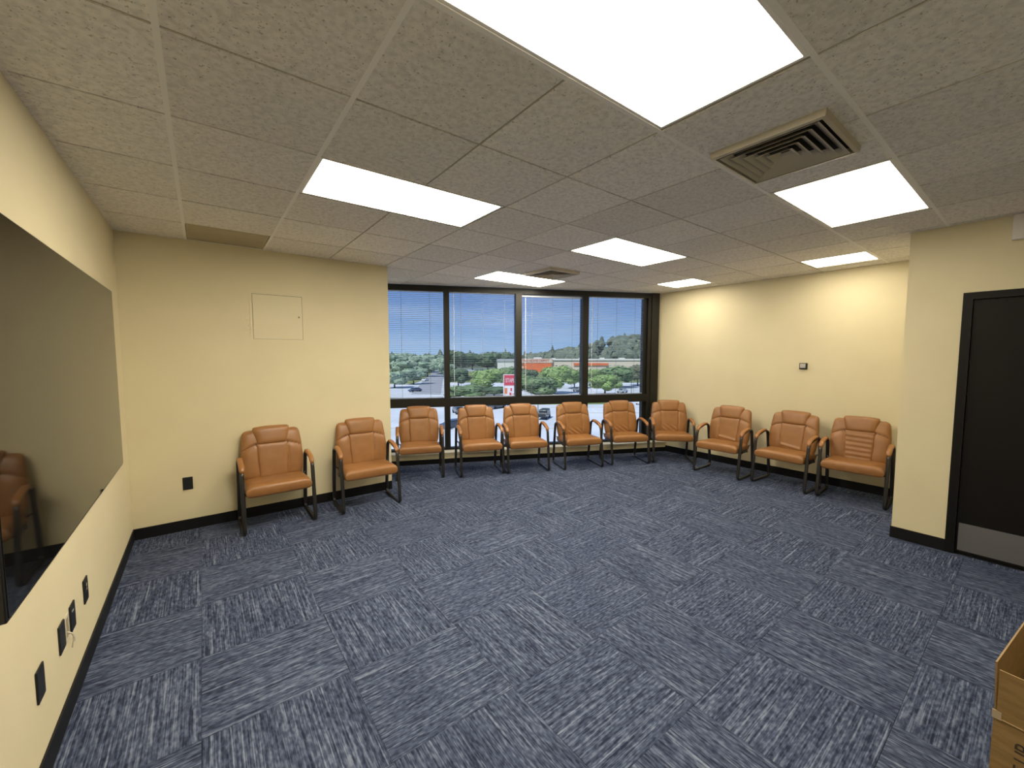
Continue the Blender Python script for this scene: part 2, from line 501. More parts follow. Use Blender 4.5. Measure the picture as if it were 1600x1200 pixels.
# tee bars, each run an object
TW = 0.012
def runs(k, axis):
    cut = []
    for a, bb, c, d in LIGHTS:
        if axis == 'x' and a < k < bb: cut.append((c * G, d * G))
        if axis == 'y' and c < k < d: cut.append((a * G, bb * G))
    p = k * G
    if axis == 'x':
        lo, hi = (YMIN if p < XD else YD), (YB if p < XE else wy(p))
        if p <= XL or p >= XR: return []
    else:
        lo = XL if p < YB else XE
        hi = XD if p < YD else min(XR, wx(p))
        if p <= YMIN or p >= wy(XE): return []
    segs = [(lo, hi)]
    for c0, c1 in cut:
        ns = []
        for s0, s1 in segs:
            if c1 <= s0 or c0 >= s1: ns.append((s0, s1))
            else:
                if c0 > s0: ns.append((s0, c0 - TW))
                if c1 < s1: ns.append((c1 + TW, s1))
        segs = ns
    return [q for q in segs if q[1] - q[0] > 0.03]
REVEAL_SHADE = mat('tee_reveal_shade', (0.40, 0.37, 0.30), 0.6)  # darker than the wide tees: shade of the recess put into the colour
def bar(axis, k, s0, s1):
    wide = k in ((0, 1) if axis == 'x' else (0, 1))
    hw, zb, m = (0.0105, CH - 0.0012, TEE) if wide else (0.0062, CH + 0.0050, REVEAL_SHADE)
    if axis == 'y': zb += 0.0004
    p = k * G
    mbb = MB()
    if axis == 'x':
        mbb.box(p - hw, p + hw, s0, s1, zb, zb + 0.003).box(p - .002, p + .002, s0, s1, zb + .003, CH + .035)
    else:
        mbb.box(s0, s1, p - hw, p + hw, zb, zb + 0.003).box(s0, s1, p - .002, p + .002, zb + .003, CH + .034)
    mbb.build('ceiling_tee', m, ceil)
for k in range(-4, 11):
    for s0, s1 in runs(k, 'x'): bar('x', k, s0, s1)
for k in range(-4, 9):
    for s0, s1 in runs(k, 'y'): bar('y', k, s0, s1)
# wall angle round the room
an = MB()
AW = 0.020
an.box(XL, XL + AW, YMIN, YB, CH + .0006, CH + .0036)
an.box(XL + AW, XE, YB - AW, YB, CH + .0006, CH + .0036)
an.box(XR - AW, XR, YD, wy(XR), CH + .0006, CH + .0036)
an.box(XD - AW, XD, YMIN, YD, CH + .0006, CH + .0036)
an.box(XD - AW, XR - AW, YD, YD + AW, CH + .0006, CH + .0036)
an.prism(knee_poly(-AW, 0.0), CH + .0006, CH + .0036)
struct(an.build('trim_2', TEE))

# ------------------------------------------------------------------ ceiling lights
LGAIN = [0.95, 2.1, 1.15, 0.45, 1.4, 1.0, 0.85, 0.65]     # strength per panel, tuned to balance brightness of walls, ceiling and floor
LBL = ['large bright ceiling light panel at the top edge, nearest the camera',
       'long ceiling light panel in front of the wall with the access panel',
       'ceiling light panel in the middle of the ceiling, four tiles from the window',
       'ceiling light panel right beside the big square air diffuser',
       'ceiling light panel next to the small air diffuser by the window',
       'small square ceiling light nearest the far right corner of the room',
       'small square ceiling light close to the right wall above the chairs',
       'ceiling light panel behind the camera over the rear of the room']
for (a, bb, c, d), lb, gain in zip(LIGHTS, LBL, LGAIN):
    x0, x1, y0, y1 = a * G + TW, bb * G - TW, c * G + TW, d * G - TW
    if a == 9: x0, x1 = 5.462 - 0.012, 6.096 - TW
    cx, cy = (x0 + x1) / 2, (y0 + y1) / 2
    L = thing('ceiling_light', lb, 'ceiling light', (cx, cy, CH), 0, 'recessed ceiling lights')
    hx, hy = (x1 - x0) / 2, (y1 - y0) / 2
    fr_ = MB(); r = 0.014
    if a == 9: rx1 = 0.10
    else: rx1 = r
    fr_.box(-hx, -hx + r, -hy, hy, 0.0012, 0.012).box(hx - rx1, hx, -hy, hy, 0.0012, 0.012)
    fr_.box(-hx + r, hx - rx1, -hy, -hy + r, 0.0012, 0.012).box(-hx + r, hx - rx1, hy - r, hy, 0.0012, 0.012)
    fr_.build('frame', TEE, L)
    MB().box(-hx, hx, -hy, hy, 0.014, 0.10).build('housing', TEE, L)
    MB().box(-hx + r, hx - rx1, -hy + r, hy - r, 0.005, 0.0125).build('lens', mat('lamp_lens', (0.9, 0.88, 0.8), 0.4, emit=LAMP_COL, estr=LAMP * gain), L)

# ------------------------------------------------------------------ air diffusers
def diffuser(label, cx, cy, sx, sy):
    D = thing('air_diffuser', label, 'air vent', (cx, cy, CH), 0, 'square air diffusers')
    hx, hy = sx / 2, sy / 2
    rim = MB()
    # sloped rim: from the ceiling down to a lower lip
    def ring(mbb, a0, b0, z0, a1, b1, z1, th=0.0):
        v = [(-a0, -b0, z0), (a0, -b0, z0), (a0, b0, z0), (-a0, b0, z0), (-a1, -b1, z1), (a1, -b1, z1), (a1, b1, z1), (-a1, b1, z1)]
        f = [(i, (i + 1) % 4, 4 + (i + 1) % 4, 4 + i) for i in range(4)]
        mbb.add(v, f)
    ring(rim, hx, hy, 0.0, hx - 0.004, hy - 0.004, -0.030)
    ring(rim, hx - 0.004, hy - 0.004, -0.030, hx - 0.020, hy - 0.020, -0.034)
    ring(rim, hx - 0.020, hy - 0.020, -0.034, hx - 0.026, hy - 0.026, 0.0)
    rim.build('rim', DIFF, D)
    MB().box(-hx + .025, hx - .025, -hy + .025, hy - .025, -0.0025, -0.0005).build('throat', DARKDUCT, D)
    n = 5
    for k in range(n):
        q = k / n
        a1 = (hx - 0.034) * (1 - q * 0.92); b1 = (hy - 0.034) * (1 - q * 0.92)
        bl = MB()
        ring(bl, a1 - 0.036, b1 - 0.036, -0.004, a1, b1, -0.032)
        ring(bl, a1, b1, -0.032, a1 - 0.002, b1 - 0.002, -0.0335)
        ring(bl, a1 - 0.002, b1 - 0.002, -0.0335, a1 - 0.038, b1 - 0.038, -0.005)
        if k == n - 1:
            c_ = a1 - .036, b1 - .036
        bl.build('blade', DIFF, D)
    return D
diffuser('large square air diffuser with nested louvres beside the near ceiling light', 2.485, 0.322, 0.525, 0.50)
diffuser('small looking square air diffuser near the window, far down the ceiling', 3.66, 3.33, 0.50, 0.50)

# dark return panel in the cell by the back wall
R_ = thing('return_air_panel', 'dark olive return air panel in the ceiling against the back wall', 'air vent', (0.5 * G, (6 * G + YB) / 2, CH))
hy = (YB - 6 * G) / 2 - 0.022
MB().box(-G / 2 + .013, G / 2 - .013, -hy, hy, 0.006, 0.014).build('face', GRILLE, R_)
fr_ = MB()
for k in range(9):
    y = -hy + 0.03 + k * (2 * hy - 0.06) / 8
    fr_.box(-G / 2 + .03, G / 2 - .03, y - .004, y + .004, 0.0045, 0.0062)
o = fr_.build('rib', GRILLE, R_); o['kind'] = 'stuff'
# concealed sprinkler caps
for x, y, lb in ((0.303, 3.343, 'round white sprinkler cap in the tile beside the dark return panel'), (4.569, 0.342, 'round white sprinkler cap in the tile above the corner by the door')):
    S_ = thing('sprinkler_cap', lb, 'sprinkler', (x, y, CH), 0, 'ceiling sprinkler caps')
    n = 24
    mb = MB().cyl((0, 0, 0.0), (0, 0, -0.004), 0.044, n, 0.043).cyl((0, 0, -0.004), (0, 0, -0.006), 0.043, n, 0.036)
    mb.build('cap', SPRINK, S_)
    MB().cyl((0, 0, 0.0), (0, 0, -0.0012), 0.050, n).build('collar', TEE, S_)

# ------------------------------------------------------------------ window wall
win = bpy.data.objects.new('window_1', None); COL.objects.link(win); win['kind'] = 'structure'
FD = 0.13
def wpart(name, s0, s1, o0, o1, z0, z1, m=BRONZE, parent=win):
    mbb = MB(); wbox(mbb, s0, s1, o0, o1, z0, z1)
    return mbb.build(name, m, parent)
ZS, ZTB, ZTT, ZH = 0.168, 0.845, 0.975, 2.592
SE = 4.405
mbh = MB(); wbox(mbh, S0 + .01, SE, 0.0, 0.024, ZH, CH - .001); wbox(mbh, S0 + .01, SE, 0.070, FD, ZH, CH - .001); wbox(mbh, S0 + .01, SE, 0.024, 0.070, ZH + .03, CH - .001)
mbh.build('header', BRONZE, win)
wpart('transom', S0 + .01, SE, -0.004, FD, ZTB, ZTT)
wpart('sill_rail', S0 + .01, SE, 0.03, FD, ZS, ZS + .03)
MUL = [(0.792, 0.877), (1.912, 2.008), (3.033, 3.134)]
for a, c in MUL:
    wpart('mullion', a, c, 0.0, FD, ZTT, ZH)
    wpart('mullion', a, c, 0.0, FD, ZS + .03, ZTB)
for zz0, zz1 in ((ZTT, ZH), (ZS + .03, ZTB)):
    wpart('jamb', 4.150, 4.206, 0.045, FD, zz0, zz1)
    wpart('jamb', 4.206, 4.262, 0.0, FD, zz0, zz1)
wpart('end_post', 4.268, S1 - 0.045, -0.012, FD, ZS, CH - 0.001)
wpart('end_post_fillet', 4.262, 4.268, 0.03, FD, ZS, ZH, BLACKP)
panes = [(S0 + .01, 0.792), (0.877, 1.912), (2.008, 3.033), (3.134, 4.150)]
for a, c in panes:
    wpart('pane', a, c, 0.088, 0.094, ZTT, ZH, GL)
    wpart('pane', a, c, 0.088, 0.094, ZS + .03, ZTB, GL)

# blinds
PITCHS = 0.0275
blabel = ['open mini blind in the leftmost window bay beside the wall corner', 'open mini blind in the second window bay from the left, left of the red sign',
          'open mini blind in the third window bay, with its head rail hung low', 'open mini blind in the rightmost window bay beside the dark end post']
for bi, (a, c) in enumerate(panes):
    a2, c2 = a + 0.010, c - 0.012
    if bi == 3: c2 = 4.137
    top = ZH + (-0.014 if bi == 2 else 0.016)
    B_ = thing('mini_blind', blabel[bi], 'blind', wpt(a2, 0.045, 0), WANG, 'mini blinds in the window')
    L_ = c2 - a2
    MB().box(0, L_, -0.014, 0.014, top - 0.024, top).build('head_rail', SLAT, B_)
    z = ZTT + 0.006
    MB().box(0.002, L_ - .002, -0.012, 0.012, z, z + 0.010).build('bottom_rail', SLAT, B_)
    ti = math.radians(-9)
    sl = MB()
    hw_ = 0.0125
    cs, sn = math.cos(ti) * hw_, math.sin(ti) * hw_
    v = [(0.002, -cs, -sn), (L_ - .002, -cs, -sn), (L_ - .002, 0, 0.0016), (0.002, 0, 0.0016), (L_ - .002, cs, sn), (0.002, cs, sn)]
    vb = [(x, y, zz - 0.0006) for x, y, zz in v]
    sl.add(v + vb, [(0, 1, 2, 3), (3, 2, 4, 5), (9, 8, 7, 6), (11, 10, 8, 9), (0, 6, 7, 1), (5, 4, 10, 11)])
    first = None
    zz = z + 0.022
    while zz < top - 0.030:
        if first is None:
            o = first = sl.build('slat', SLAT, B_)
        else:
            o = first.copy(); COL.objects.link(o); o.parent = B_
        o.location = (0, 0, zz)
        zz += PITCHS
    for fx in (0.16, 0.5, 0.84):
        MB().box(L_ * fx - .0022, L_ * fx + .0022, -0.0145, -0.0130, z + .01, top - .024).build('ladder_cord', CORD, B_)
    if bi > 0:
        MB().cyl((0.055, -0.022, top - 0.03), (0.058, -0.024, ZTT + 0.03), 0.0042, 8).build('tilt_wand', WAND, B_)

# ------------------------------------------------------------------ door
D_ = bpy.data.objects.new('door_1', None); COL.objects.link(D_); D_['kind'] = 'structure'; D_.location = (XD, DY0, 0)
fw_ = 0.055
fr_ = MB()
W_ = DY0 - DY1
fr_.box(-0.012, TH, 0, fw_, 0, DZ + fw_).box(-0.012, TH, -W_ - fw_, -W_, 0, DZ + fw_).box(-0.012, TH, -W_, 0, DZ, DZ + fw_)
fr_.box(0.055, TH, -0.018, 0, 0, DZ).box(0.055, TH, -W_, -W_ + .018, 0, DZ).box(0.055, TH, -W_ + .018, -0.018, DZ - .018, DZ)
fr_.build('door_frame', DOORP, D_)
MB().box(0.012, 0.052, -W_ + .003, -0.003, 0.016, DZ - 0.003).build('door_leaf', DOORP, D_)
DL_ = [q for q in bpy.data.objects if q.name == 'door_leaf'][0]
kp = MB().box(0.0095, 0.012, -W_ + .015, -0.015, 0.035, 0.262).build('kick_plate', KICK, DL_)
hd = MB().box(0.004, 0.012, -W_ + 0.05, -W_ + 0.11, 0.96, 1.12)
hd.cyl((0.012, -W_ + .08, 1.04), (-0.05, -W_ + .08, 1.04), 0.010, 12).cyl((-0.05, -W_ + .075, 1.04), (-0.05, -W_ + .20, 1.04), 0.009, 12)
hd.build('door_handle', CHROME, DL_)
struct(MB().box(XD + .0, XD + TH, DY1, DY0, -0.004, 0.010).build('trim_3', BASE))

# exit sign over the door
E_ = thing('exit_sign', 'white exit sign with red letters on the wall above the black door', 'sign', (XD, -0.335, 2.49))
o = MB().box(-0.045, 0, -0.31, 0, 0, 0.185).build('sign_box', EXITW, E_); bevel(o, 0.006, 2)
mw = Matrix.Translation((-0.046, -0.185, 0.092)) @ Matrix(((0, 0, -1, 0), (-1, 0, 0, 0), (0, 1, 0, 0), (0, 0, 0, 1)))
text_mesh('exit_letters', 'EXIT', 0.15, EXITR, E_, mw, 0.001, 0.62, 'CENTER', spacing=1.08)
MB().box(-0.030, -0.015, -0.165, -0.145, 0.185, 0.1895).build('mount', EXITW, E_)

# ------------------------------------------------------------------ access panel, plates, thermostat
P_ = thing('access_panel', 'cream painted square access panel high on the back wall', 'access panel', (0.715, YB, 2.02))
h = 0.224
fr_ = MB()
fw2 = 0.022
h2 = h + fw2
fr_.box(-h2, -h, -0.004, 0, -h2, h2).box(h, h2, -0.004, 0, -h2, h2).box(-h, h, -0.004, 0, h, h2).box(-h, h, -0.004, 0, -h2, -h)
fr_.build('panel_frame', PANELP, P_)
MB().box(-h + .0035, h - .003, -0.0032, -0.0006, -h + .002, h - .0035).build('panel_door', PANELP, P_)
MB().box(-h, h, -0.0005, 0, -h, h).build('panel_gap', mat('panel_gap', (0.10, 0.085, 0.045), 0.9), P_)
MB().cyl((h - .035, -0.0032, 0.01), (h - .035, -0.006, 0.01), 0.009, 16).build('lock', mat('lock_brass', (0.20, 0.16, 0.09), 0.4, metal=0.6), P_)

o = MB().box(-0.0375, 0.0375, -0.007, 0, -0.059, 0.059).build('wall_plate', BLACKP); bevel(o, 0.003, 2)
o.location = (-0.08, YB, 0.441)
tag(o, 'black blank wall plate on the back wall, left of the first chair', 'wall plate')

def plate_left(y, zc, label, wdt=0.084, hgt=0.126):
    T_ = thing('wall_plate', label, 'wall plate', (XL, y, zc))
    o = MB().box(0, 0.007, -wdt / 2, wdt / 2, -hgt / 2, hgt / 2).build('plate', BLACKP, T_); bevel(o, 0.003, 2)
    return T_
T1 = plate_left(2.472, 0.390, 'black outlet plate farthest from the camera, below the TV corner')
for dz in (0.028, -0.028):
    MB().box(0.007, 0.0085, -0.017, 0.017, dz - .014, dz + .014).build('socket', TVCASE, T1)
MB().box(0.0085, 0.0095, -0.012, 0.006, 0.022, 0.036).build('port', LCD, T1, label='pale port insert')
MB().box(0.0085, 0.0095, -0.010, 0.004, 0.002, 0.012).build('port', LCD, T1, label='pale port insert')
T2 = plate_left(2.195, 0.390, 'black wall plate with a small white label, right of the cable opening')
MB().box(0.007, 0.0075, -0.018, 0.010, 0.026, 0.034).build('label_strip', LCD, T2)
T3 = plate_left(2.010, 0.392, 'black blank wall plate left of the cable opening under the TV')
T4 = plate_left(1.707, 0.383, 'black blank wall plate nearest the camera under the TV')
for T_ in (T3, T4):
    for dz in (0.045, -0.045):
        MB().cyl((0.0068, 0, dz), (0.0078, 0, dz), 0.0035, 10).build('screw', TVCASE, T_)
# open cable bracket with a loose cable between the plates
K_ = thing('cable_bracket', 'pale open cable bracket with a loose cable between two black plates', 'cable outlet', (XL, 2.102, 0.385))
fr_ = MB()
hw_, hh_ = 0.030, 0.058
fr_.box(0, 0.004, -hw_, -hw_ + .010, -hh_, hh_).box(0, 0.004, hw_ - .010, hw_, -hh_, hh_).box(0, 0.004, -hw_ + .01, hw_ - .01, hh_ - .012, hh_).box(0, 0.004, -hw_ + .01, hw_ - .01, -hh_, -hh_ + .012)
fr_.build('bracket', IVORY, K_)
MB().box(0.0002, 0.001, -hw_ + .01, hw_ - .01, -hh_ + .012, hh_ - .012).build('opening', mat('opening_shade', (0.30, 0.25, 0.16), 0.9), K_)
pts = [(0.001, 0.0, -0.02), (0.018, 0.0, -0.035), (0.022, 0.004, -0.060), (0.018, 0.014, -0.078), (0.014, 0.03, -0.070), (0.014, 0.045, -0.066)]
mb = MB()
for p, q in zip(pts, pts[1:]): mb.cyl(p, q, 0.0035, 8)
pts = [(0.020, 0.003, -0.060), (0.016, -0.002, -0.085), (0.014, 0.0, -0.10)]
for p, q in zip(pts, pts[1:]): mb.cyl(p, q, 0.0025, 8)
mb.build('cable', IVORY, K_)

H_ = thing('thermostat', 'small black thermostat with a pale screen on the right wall', 'thermostat', (XR, 1.383, 1.492))
o = MB().box(-0.024, 0, -0.044, 0.044, -0.041, 0.041).build('body', BLACKP, H_); bevel(o, 0.006, 2)
MB().box(-0.0255, -0.0235, -0.026, 0.034, -0.022, 0.032).build('screen', LCD, H_)

# ------------------------------------------------------------------ TV
TV = thing('wall_mounted_tv', 'very large black flat TV mounted on the left wall', 'tv', (XL, 1.985, 1.486))
hw_, hh_ = 0.966, 0.541
o = MB().box(0.077, 0.122, -hw_, hw_, -hh_, hh_).build('case', TVCASE, TV); bevel(o, 0.004, 2)
MB().box(0.1221, 0.1240, -hw_ + .008, hw_ - .006, -hh_ + .011, hh_ - .006).build('screen', TVGLASS, TV)
MB().box(0, 0.015, -0.25, 0.25, -0.20, 0.20).box(0.015, 0.065, -0.03, 0.03, -0.05, 0.05).box(0.065, 0.0775, -0.30, 0.30, -0.20, 0.20).build('wall_bracket', TVCASE, TV)

# ------------------------------------------------------------------ chairs
def lin(x, xs, ys): return float(np.interp(x, xs, ys))
def fillet(pts, rad, n=6):
    out = []
    m = len(pts)
    for i in range(m):
        p0, p1, p2 = Vector(pts[i - 1]), Vector(pts[i]), Vector(pts[(i + 1) % m])
        a, bb = (p0 - p1).normalized(), (p2 - p1).normalized()
        th = a.angle(bb); d = min(rad[i] / math.tan(th / 2), (p0 - p1).length * .48, (p2 - p1).length * .48)
        s, e_ = p1 + a * d, p1 + bb * d
        for k in range(n + 1):
            q = k / n
            out.append(s * (1 - q) ** 2 + p1 * 2 * q * (1 - q) + e_ * q * q)
    return out
def tube_loop(mbb, path, x, a, bb, closed=True, ns=10, scale=None):
    """path of (y,z); a = half width across x, bb = half depth in plane"""
    m = len(path); v = []; f = []
    for i in range(m):
        p = Vector(path[i])
        q0 = Vector(path[i - 1]) if (closed or i > 0) else p
        q1 = Vector(path[(i + 1) % m]) if (closed or i < m - 1) else p
        d = (q1 - q0).normalized(); nrm = Vector((-d.y, d.x))
        k_ = scale(i / (m - 1)) if scale else 1.0
        for k in range(ns):
            an_ = 2 * PI * k / ns
            c, s = math.cos(an_), math.sin(an_)
            c = math.copysign(abs(c) ** 0.7, c); s = math.copysign(abs(s) ** 0.7, s)
            q = p + nrm * (bb * s * k_)
            v.append((x + a * c * k_, q.x, q.y))
    for i in range(m if closed else m - 1):
        j = (i + 1) % m
        for k in range(ns):
            l = (k + 1) % ns
            f.append((i * ns + k, i * ns + l, j * ns + l, j * ns + k))
    if not closed:
        f.append(tuple(range(ns - 1, -1, -1))); f.append(tuple(range((m - 1) * ns, m * ns)))
    mbb.add(v, f)

def pillow(nu, nv, pos, front, back):
    """pos(u,v)->(x,z,y) centre; front/back(u,v)->thickness; clustered towards the rim"""
    us = [math.sin(PI / 2 * (-1 + 2 * i / nu)) for i in range(nu + 1)]
    vs = [0.5 + 0.5 * math.sin(PI / 2 * (-1 + 2 * j / nv)) for j in range(nv + 1)]
    v = []; f = []
    for side in (0, 1):
        for j in range(nv + 1):
            for i in range(nu + 1):
                x, z, y = pos(us[i], vs[j])
                th = -front(us[i], vs[j], x, z) if side == 0 else back(us[i], vs[j], x, z)
                v.append((x, y + th, z))
    n = (nu + 1) * (nv + 1)
    for j in range(nv):
        for i in range(nu):
            a = j * (nu + 1) + i
            f.append((a, a + 1, a + nu + 2, a + nu + 1))
            f.append((n + a, n + a + nu + 1, n + a + nu + 2, n + a + 1))
    # close the rim
    rimv = [(0, i) for i in range(nu + 1)]
    def idx(j, i): return j * (nu + 1) + i
    loop = [idx(0, i) for i in range(nu)] + [idx(j, nu) for j in range(nv)] + [idx(nv, i) for i in range(nu, 0, -1)] + [idx(j, 0) for j in range(nv, 0, -1)]
    for k in range(len(loop)):
        a, c = loop[k], loop[(k + 1) % len(loop)]
        f.append((c, a, n + a, n + c))
    return v, f
def dome(u, v, p=6, q=2.2): return max(0.0, 1 - abs(u) ** p) ** (1 / q) * max(0.0, 1 - abs(2 * v - 1) ** p) ** (1 / q)

def yc(z): return 0.118 + 0.175 * (z - 0.42) + 0.10 * (z - 0.42) ** 2
def shell_hw(z): return lin(z, [.405, .43, .47, .60, .70, .78, .84, .862, .876, .884], [.225, .252, .264, .275, .270, .262, .255, .247, .234, .208])
def groove(d, wdt): return math.exp(-(d / wdt) ** 2)

def make_backrest():
    z0, z1 = 0.405, 0.884
    def pos(u, v):
        z = z0 + v * (z1 - z0); x = u * shell_hw(z)
        return x, z, yc(z) + 0.02 * 0 - 0.02 * (abs(u) ** 2) * 0.5
    def front(u, v, x, z):
        t = 0.048 * dome(u, v, 7, 2.4)
        ax = abs(x)
        zc = 0.752 - 0.055 * max(0, (ax - 0.13) / 0.14) ** 1.6
        t -= 0.011 * groove(z - zc, 0.007) * (1 if ax > 0.12 else 0)
        if z < zc: t += 0.009 * (1 - math.exp(-((zc - z) / 0.03) ** 2)) * dome(u, v, 8, 2)
        t -= 0.013 * groove(ax - 0.133, 0.008) * (1 if z < 0.76 else 0)
        return max(t, 0.0005)
    def back(u, v, x, z): return 0.034 * dome(u, v, 8, 3) + 0.0005
    return pillow(44, 52, pos, front, back)
def make_panel(kind):
    z0, z1 = 0.425, 0.757
    def hw(z): return lin(z, [z0, z1], [.124, .136])
    def pos(u, v):
        z = z0 + v * (z1 - z0)
        return u * hw(z), z, yc(z) - 0.044
    def front(u, v, x, z):
        t = 0.017 * dome(u, v, 12, 2.2)
        if kind == 1:      # diagonal creases low in the panel
            g = math.exp(-((v - 0.18) / 0.16) ** 2)
            t += 0.0085 * g * math.sin((z * 95 + x * 70)) * dome(u, v, 6, 2)
        elif kind == 2:    # level creases
            t += 0.0035 * math.sin(z * 118 + 4 * x) * dome(u, v, 6, 2)
        elif kind == 3:    # one sagging fold near the bottom
            t += 0.011 * math.exp(-((z - 0.475 + 0.15 * x) / 0.014) ** 2) * dome(u, v, 6, 2)
        else:
            t += 0.0012 * mnoise.noise(Vector((x * 14, z * 14, 3))) * dome(u, v, 6, 2)
        return max(t, 0.0003)
    return pillow(28, 40, pos, front, lambda u, v, x, z: 0.004)
def make_head():
    z0, z1 = 0.750, 0.922
    def hw(z): return lin(z, [.750, .765, .82, .895, .912, .922], [.122, .136, .147, .163, .160, .146])
    def pos(u, v):
        z = z0 + v * (z1 - z0) - 0.006 * u * u * v
        return u * hw(z0 + v * (z1 - z0)), z, yc(z) - 0.030
    return pillow(28, 22, pos, lambda u, v, x, z: 0.040 * dome(u, v, 5, 2.2) + .0004, lambda u, v, x, z: 0.052 * dome(u, v, 8, 2.6) + .0004)
def make_seat():
    # x across, y depth, thickness upwards: reuse pillow with axes swapped afterwards
    y0, y1 = -0.262, 0.165
    def pos(u, v):
        y = y0 + v * (y1 - y0)
        k = 1 - 0.05 * v
        return u * 0.272 * k, y, 0.393 - 0.010 * v
    def up_(u, v, x, y):
        t = 0.057 * dome(u, v, 11, 2.7)
        t -= 0.004 * groove(v - 0.16, 0.02) * dome(u, v, 8, 2)
        t += 0.004 * (1 - u * u) * math.sin(PI * v) + 0.0016 * mnoise.noise(Vector((x * 9, y * 9, 1)))
        return max(t, .0004)
    def dn(u, v, x, y): return 0.056 * dome(u, v, 16, 3.6) + .0004
    v, f = pillow(36, 30, pos, up_, dn)
    # pillow gave (x, centre - th, y): turn into (x, y, z)
    out = []
    for (x, c, y) in v:
        out.append((x, y, 2 * (0.393 - 0.010 * (y - y0) / (y1 - y0)) - c))
    return out, f
ARM = [(-0.186, 0.548), (-0.176, 0.572), (-0.155, 0.592), (-0.120, 0.609), (-0.075, 0.622), (-0.02, 0.632), (0.035, 0.637), (0.075, 0.634)]
LOOP = fillet([(-0.258, 0.012), (-0.188, 0.545), (-0.155, 0.598), (0.02, 0.640), (0.128, 0.628), (0.150, 0.50), (0.214, 0.012)],
              [0.045, 0.06, 0.10, 0.12, 0.07, 0.25, 0.05], 6)
FX = 0.294
chair_meshes = {}
def make_chair(label, kind):
    C_ = thing('office_guest_chair', label, 'chair', group='tan guest chairs along the walls')
    v, f = make_seat(); mesh_obj('seat', v, f, LEATHER, C_, True)
    v, f = make_backrest(); bk = mesh_obj('backrest', v, f, LEATHER, C_, True)
    v, f = make_head(); mesh_obj('headrest_pad', v, f, LEATHER, C_, True)
    v, f = make_panel(kind); mesh_obj('back_panel', v, f, LEATHER, C_, True)
    sm = MB()
    for s in (-1, 1):
        sweep3(sm, [(s * lin(z, [.425, .757], [.1275, .1395]), yc(z) - 0.0455, z) for z in np.linspace(.435, .762, 9)], 0.0032)
        ps = []
        for x in np.linspace(.142, .258, 9):
            z = 0.752 - 0.055 * max(0, (x - 0.13) / 0.14) ** 1.6
            u = x / shell_hw(z)
            ps.append((s * x, yc(z) - 0.01 * u * u - 0.048 * dome(u, (z - .405) / .479, 7, 2.4) + 0.007, z))
        sweep3(sm, ps, 0.0030)
    sweep3(sm, [(x, yc(.757) - 0.0475, .7565) for x in np.linspace(-.138, .138, 9)], 0.0040)
    sm.build('seam', SEAM, bk, True)
    for s in (-1, 1):
        mb = MB(); tube_loop(mb, LOOP, s * FX, 0.018, 0.0125)
        fr = mb.build('side_frame', FRAMEBLK, C_, True)
        mb = MB(); up_path = [(y - 0.004, z + 0.0165) for y, z in ARM]
        tube_loop(mb, up_path, s * (FX - 0.002), 0.0235, 0.0135, closed=False, ns=12, scale=lambda q: 0.55 + 0.45 * min(1, 6 * q, 8 * (1 - q) + 0.2) ** 0.5)
        mb.build('arm_pad', ARMPAD, fr, True)
        mb = MB(); mb.box(s * (FX - 0.014) - .003, s * (FX - 0.014) + .003, -0.10, 0.03, 0.335, 0.375)
        mb.cyl((s * 0.262, -0.035, 0.355), (s * 0.292, -0.035, 0.355), 0.007, 8).cyl((s * 0.262, 0.10, 0.40), (s * 0.285, 0.12, 0.42), 0.007, 8)
        mb.build('seat_bracket', FRAMEBLK, C_)
        mb = MB(); mb.cyl((s * FX, 0.175, 0.0), (s * FX, 0.175, 0.006), 0.013, 12).cyl((s * FX, -0.21, 0.0), (s * FX, -0.21, 0.006), 0.013, 12)
        mb.build('foot_glide', BLACKP, fr)
    mb = MB(); mb.box(-0.275, 0.275, -0.115, -0.085, 0.325, 0.350).box(-0.275, 0.275, 0.05, 0.08, 0.325, 0.350).box(-0.20, 0.20, -0.20, 0.12, 0.338, 0.350)
    mb.build('seat_pan', FRAMEBLK, C_)
    return C_
SEAM = mat('leather_seam', (0.10, 0.035, 0.010), 0.6)
def sweep3(mbb, pts, r, ns=6):
    pts = [Vector(p) for p in pts]
    v = []; f = []
    for i, p in enumerate(pts):
        d = (pts[min(i + 1, len(pts) - 1)] - pts[max(i - 1, 0)]).normalized()
        a = d.cross(Vector((0, 1, 0))).normalized(); c = d.cross(a)
        for k in range(ns):
            q = 2 * PI * k / ns
            v.append(p + (a * math.cos(q) + c * math.sin(q)) * r)
    for i in range(len(pts) - 1):
        for k in range(ns):
            f.append((i * ns + k, i * ns + (k + 1) % ns, (i + 1) * ns + (k + 1) % ns, (i + 1) * ns + k))
    mbb.add(v, f)
protos = {}
